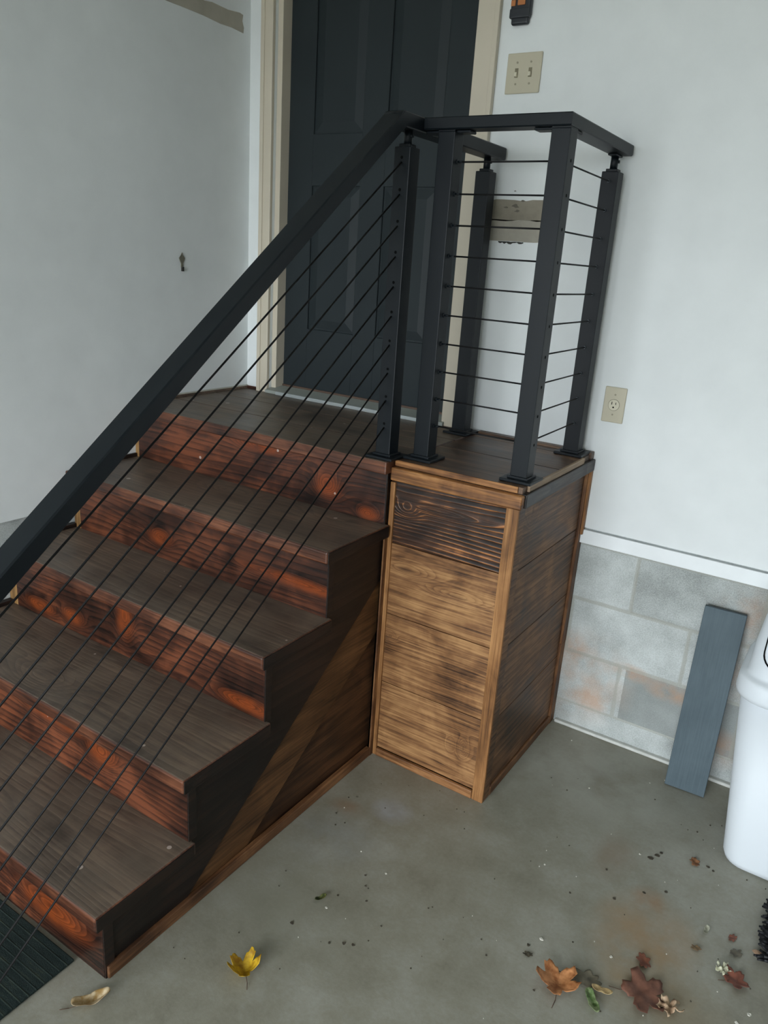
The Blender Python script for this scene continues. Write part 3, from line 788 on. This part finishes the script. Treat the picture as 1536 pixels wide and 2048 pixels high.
# ------------------------------------------------------------------ leaves
def leaf(name, x, y, size, rot, kind, col, col2, label, curl=.35, lift=.0, fold=0.0, seed=0, tilt=(0, 0), group='fallen leaves on the garage floor', stem=True):
    r = random.Random(seed)
    def outline(t):        # t in 0..2pi, returns radius
        if kind == 'maple':
            a = abs(math.sin(2.5 * t + .4)) ** .8
            return .48 + .52 * a + .06 * math.sin(17 * t + seed)
        if kind == 'oak': return .55 + .32 * abs(math.sin(3.5 * t)) + .08 * math.sin(5 * t + seed)
        if kind == 'crumpled': return .62 + .2 * math.sin(5 * t + seed) + .14 * math.sin(11 * t + 2 * seed)
        return .45 + .5 * abs(math.cos(t)) ** 1.6
    asp = {'maple': .95, 'oak': .55, 'oval': .50, 'crumpled': .7}[kind]
    bm = bmesh.new(); nr, nt = 6, 44; rows_ = []
    c = bm.verts.new((0, 0, 0))
    for i in range(1, nr + 1):
        row = []
        for j in range(nt):
            t = 2 * math.pi * j / nt; rad = outline(t) * i / nr * size / 2
            px, py = rad * math.cos(t), rad * math.sin(t) * asp * 1.25
            u, v = px / (size / 2), py / (size / 2)
            z = curl * size * .35 * (u * u * .6 + v * v) + fold * abs(v) * size * .5
            z += size * .035 * math.sin(6 * u + seed) * math.cos(5 * v + seed * 2)
            if kind == 'crumpled': z += size * .12 * math.sin(9 * u + seed) * math.sin(8 * v + 1.3 * seed)
            row.append(bm.verts.new((px, py, z)))
        rows_.append(row)
    for j in range(nt): bm.faces.new((c, rows_[0][j], rows_[0][(j + 1) % nt]))
    for i in range(nr - 1):
        for j in range(nt): bm.faces.new((rows_[i][j], rows_[i + 1][j], rows_[i + 1][(j + 1) % nt], rows_[i][(j + 1) % nt]))
    bmesh.ops.rotate(bm, cent=(0, 0, 0), matrix=Matrix.Rotation(tilt[0], 3, 'X') @ Matrix.Rotation(tilt[1], 3, 'Y'), verts=bm.verts)
    mz = min(v.co.z for v in bm.verts); bmesh.ops.translate(bm, verts=bm.verts, vec=(0, 0, -mz + .0022))
    k = NT(name + '_skin'); tc = k.new('ShaderNodeTexCoord').outputs['Object']
    cc = k.ramp(k.noise(tc, 60, 3), [(.38, lin(*col)), (.62, lin(*col2))]); k.color(cc); k.rough(.6, .35)
    me = bpy.data.meshes.new(name); bm.to_mesh(me); bm.free()
    for f in me.polygons: f.use_smooth = True
    o = new_obj(name, me, k.m)
    md = o.modifiers.new('thickness', 'SOLIDIFY'); md.thickness = .0006; md.offset = -1
    o.location = (x, y, lift); o.rotation_euler = (0, 0, rot)
    if stem:
        b2 = bmesh.new(); L = size * .45; z0 = .004
        pts = [Vector((-size * .30 - L * q, size * .1 * q * q, .0022 + z0 * (1 - q))) for q in (0, .5, 1)]
        for q in range(2): bm_cyl(b2, pts[q], pts[q + 1], .0008, 6)
        s = finish(b2, 'leaf_stem', plain('stem_brown', lin(70, 48, 30), .7), o)
    tag(o, label, 'leaf', group); return o
leaf('fallen_leaf', 1.357, -1.46, .068, 2.6, 'maple', (146, 108, 14), (196, 160, 34), 'bright yellow curled leaf lying alone on the floor near the staircase', 1.3, seed=2)
leaf('fallen_leaf', 1.145, -1.715, .085, 1.05, 'oval', (150, 120, 70), (190, 172, 140), 'pale tan curled leaf beside the corner of the floor mat', 1.1, fold=.5, seed=4)
leaf('fallen_leaf', 1.372, -1.187, .036, 1.2, 'oval', (42, 52, 16), (120, 122, 66), 'tiny dark green curled leaf in the middle of the floor', 1.0, fold=.6, seed=6, stem=False)
leaf('fallen_leaf', 1.968, -1.052, .090, 1.9, 'maple', (138, 86, 48), (184, 128, 82), 'orange brown pointed leaf with upturned lobe, leftmost of the bottom right leaves', .8, seed=8)
leaf('fallen_leaf', 2.020, -1.000, .085, .4, 'oak', (84, 80, 66), (104, 98, 82), 'flat grey brown leaf lying behind the orange and green leaves', .25, seed=9)
leaf('fallen_leaf', 2.052, -1.050, .066, -.9, 'oval', (70, 96, 46), (150, 164, 120), 'green leaf with pale underside beside the orange brown leaf', .7, fold=.4, seed=10)
leaf('fallen_leaf', 2.062, -1.012, .050, .2, 'oval', (150, 126, 84), (178, 156, 112), 'narrow tan leaf lying just above the green leaf', .5, lift=.008, seed=11, stem=False)
leaf('fallen_leaf', 2.145, -.955, .105, .5, 'maple', (98, 64, 50), (118, 80, 64), 'large flat reddish brown leaf left of the crumpled beige leaf', .2, seed=12)
leaf('fallen_leaf', 2.203, -.960, .075, .9, 'crumpled', (150, 122, 96), (196, 170, 140), 'crumpled beige leaf at the bottom edge of the floor', .5, seed=13, stem=False)
leaf('fallen_leaf', 2.120, -.865, .056, 2.1, 'oak', (100, 58, 42), (124, 76, 56), 'small red brown leaf lying above the large flat reddish leaf', .3, seed=14, stem=False)
leaf('fallen_leaf', 2.285, -.775, .050, 1.4, 'crumpled', (160, 160, 132), (206, 206, 182), 'pale cream curled leaf touching a small red brown one', .6, seed=15, stem=False)
leaf('fallen_leaf', 2.318, -.785, .056, .7, 'maple', (102, 58, 44), (124, 74, 58), 'small red brown leaf right of the pale cream leaf', .4, seed=16)
leaf('fallen_leaf', 2.228, -.672, .034, 1.5, 'oval', (140, 140, 120), (196, 196, 178), 'tiny pale leaf scrap standing left of the brush', .8, fold=.4, seed=17, stem=False)
leaf('fallen_leaf', 2.289, -.655, .034, 1.2, 'oak', (108, 66, 52), (126, 80, 64), 'tiny rust brown leaf scrap just left of the brush', .3, seed=18, stem=False)
leaf('fallen_leaf', 2.305, -.700, .042, .8, 'oak', (84, 80, 68), (104, 98, 84), 'dark grey brown leaf scrap below the rust brown scrap near the brush', .3, seed=19, stem=False)
leaf('fallen_leaf', 2.358, -.665, .045, .1, 'oval', (172, 142, 116), (196, 168, 142), 'pinkish tan leaf half under the end of the brush', .3, seed=20, stem=False)
leaf('fallen_leaf', 2.150, -.435, .046, 2.0, 'oak', (112, 76, 50), (140, 98, 66), 'brown leaf scrap on the floor below the white trash can', .3, seed=21, stem=False)
leaf('fallen_leaf', 2.218, -.745, .030, .4, 'oak', (104, 84, 58), (120, 98, 70), 'tiny brown leaf scrap right of the rusty floor stain', .3, seed=22, stem=False)
leaf('fallen_leaf', 1.880, -1.018, .028, .4, 'oak', (62, 58, 46), (84, 78, 62), 'tiny dark leaf crumb left of the orange brown leaf', .3, seed=23, stem=False)

# crumbs nobody could count
bm = bmesh.new(); bm2 = bmesh.new(); r = random.Random(3)
def flake(bm, x, y, s):
    n = 6; z = .0012; a = r.uniform(0, 6.28)
    top = [bm.verts.new((x + s * r.uniform(.5, 1) * math.cos(a + t * 1.047), y + s * r.uniform(.4, .9) * math.sin(a + t * 1.047), z + r.uniform(0, .0015))) for t in range(n)]
    bot = [bm.verts.new((v.co.x, v.co.y, .0003)) for v in top]
    bm.faces.new(top); bm.faces.new(bot[::-1])
    for t in range(n): bm.faces.new((top[t], bot[t], bot[(t + 1) % n], top[(t + 1) % n]))
for (x, y, s) in ((2.04, -.495, .011), (2.053, -.474, .009), (2.060, -.455, .006), (2.185, -.428, .006), (2.20, -.435, .005), (1.895, -.765, .004), (2.0, -.71, .006), (2.06, -.64, .006), (2.11, -.60, .006), (1.95, -.62, .004), (1.87, -.99, .006), (1.47, -1.28, .005), (1.50, -1.26, .006), (1.52, -1.25, .006), (1.40, -1.15, .004), (1.36, -1.29, .006), (1.44, -1.08, .004), (1.47, -1.12, .004)): flake(bm, x, y, s)
for _ in range(90): flake(bm, r.uniform(1.15, 2.4), r.uniform(-1.55, -.12), r.uniform(.0012, .0035)) if True else None
for (x, y, s) in ((1.80, -.71, .004), (2.01, -.50, .004), (2.0, -.093, .006), (1.985, -.10, .005), (1.46, -1.01, .004), (1.40, -1.20, .004), (1.89, -.955, .006), (2.12, -.92, .005), (1.79, -.30, .003), (2.36, -.86, .006), (2.34, -.90, .005), (1.65, -.08, .003), (2.05, -.9, .004)): flake(bm2, x, y, s)
for _ in range(35): flake(bm2, r.uniform(1.15, 2.4), r.uniform(-1.55, -.05), r.uniform(.001, .0022))
# only outside of the wooden structures
for b in (bm, bm2):
    kill = [v for v in b.verts if (v.co.x < 1.16 and v.co.y > -1.70) or (v.co.x < 1.57 and v.co.y > -.61) or (v.co.x > 2.19 and v.co.y > -.41)]
    bmesh.ops.delete(b, geom=kill, context='VERTS')
o = finish(bm, 'leaf_crumbs', plain('crumb_dark', lin(66, 60, 48), .8)); tag(o, 'dark leaf crumbs scattered over the concrete floor', 'debris'); o['kind'] = 'stuff'
o = finish(bm2, 'paint_chips', plain('chip_white', lin(206, 204, 192), .7)); tag(o, 'white paint chips scattered over the concrete floor', 'debris'); o['kind'] = 'stuff'
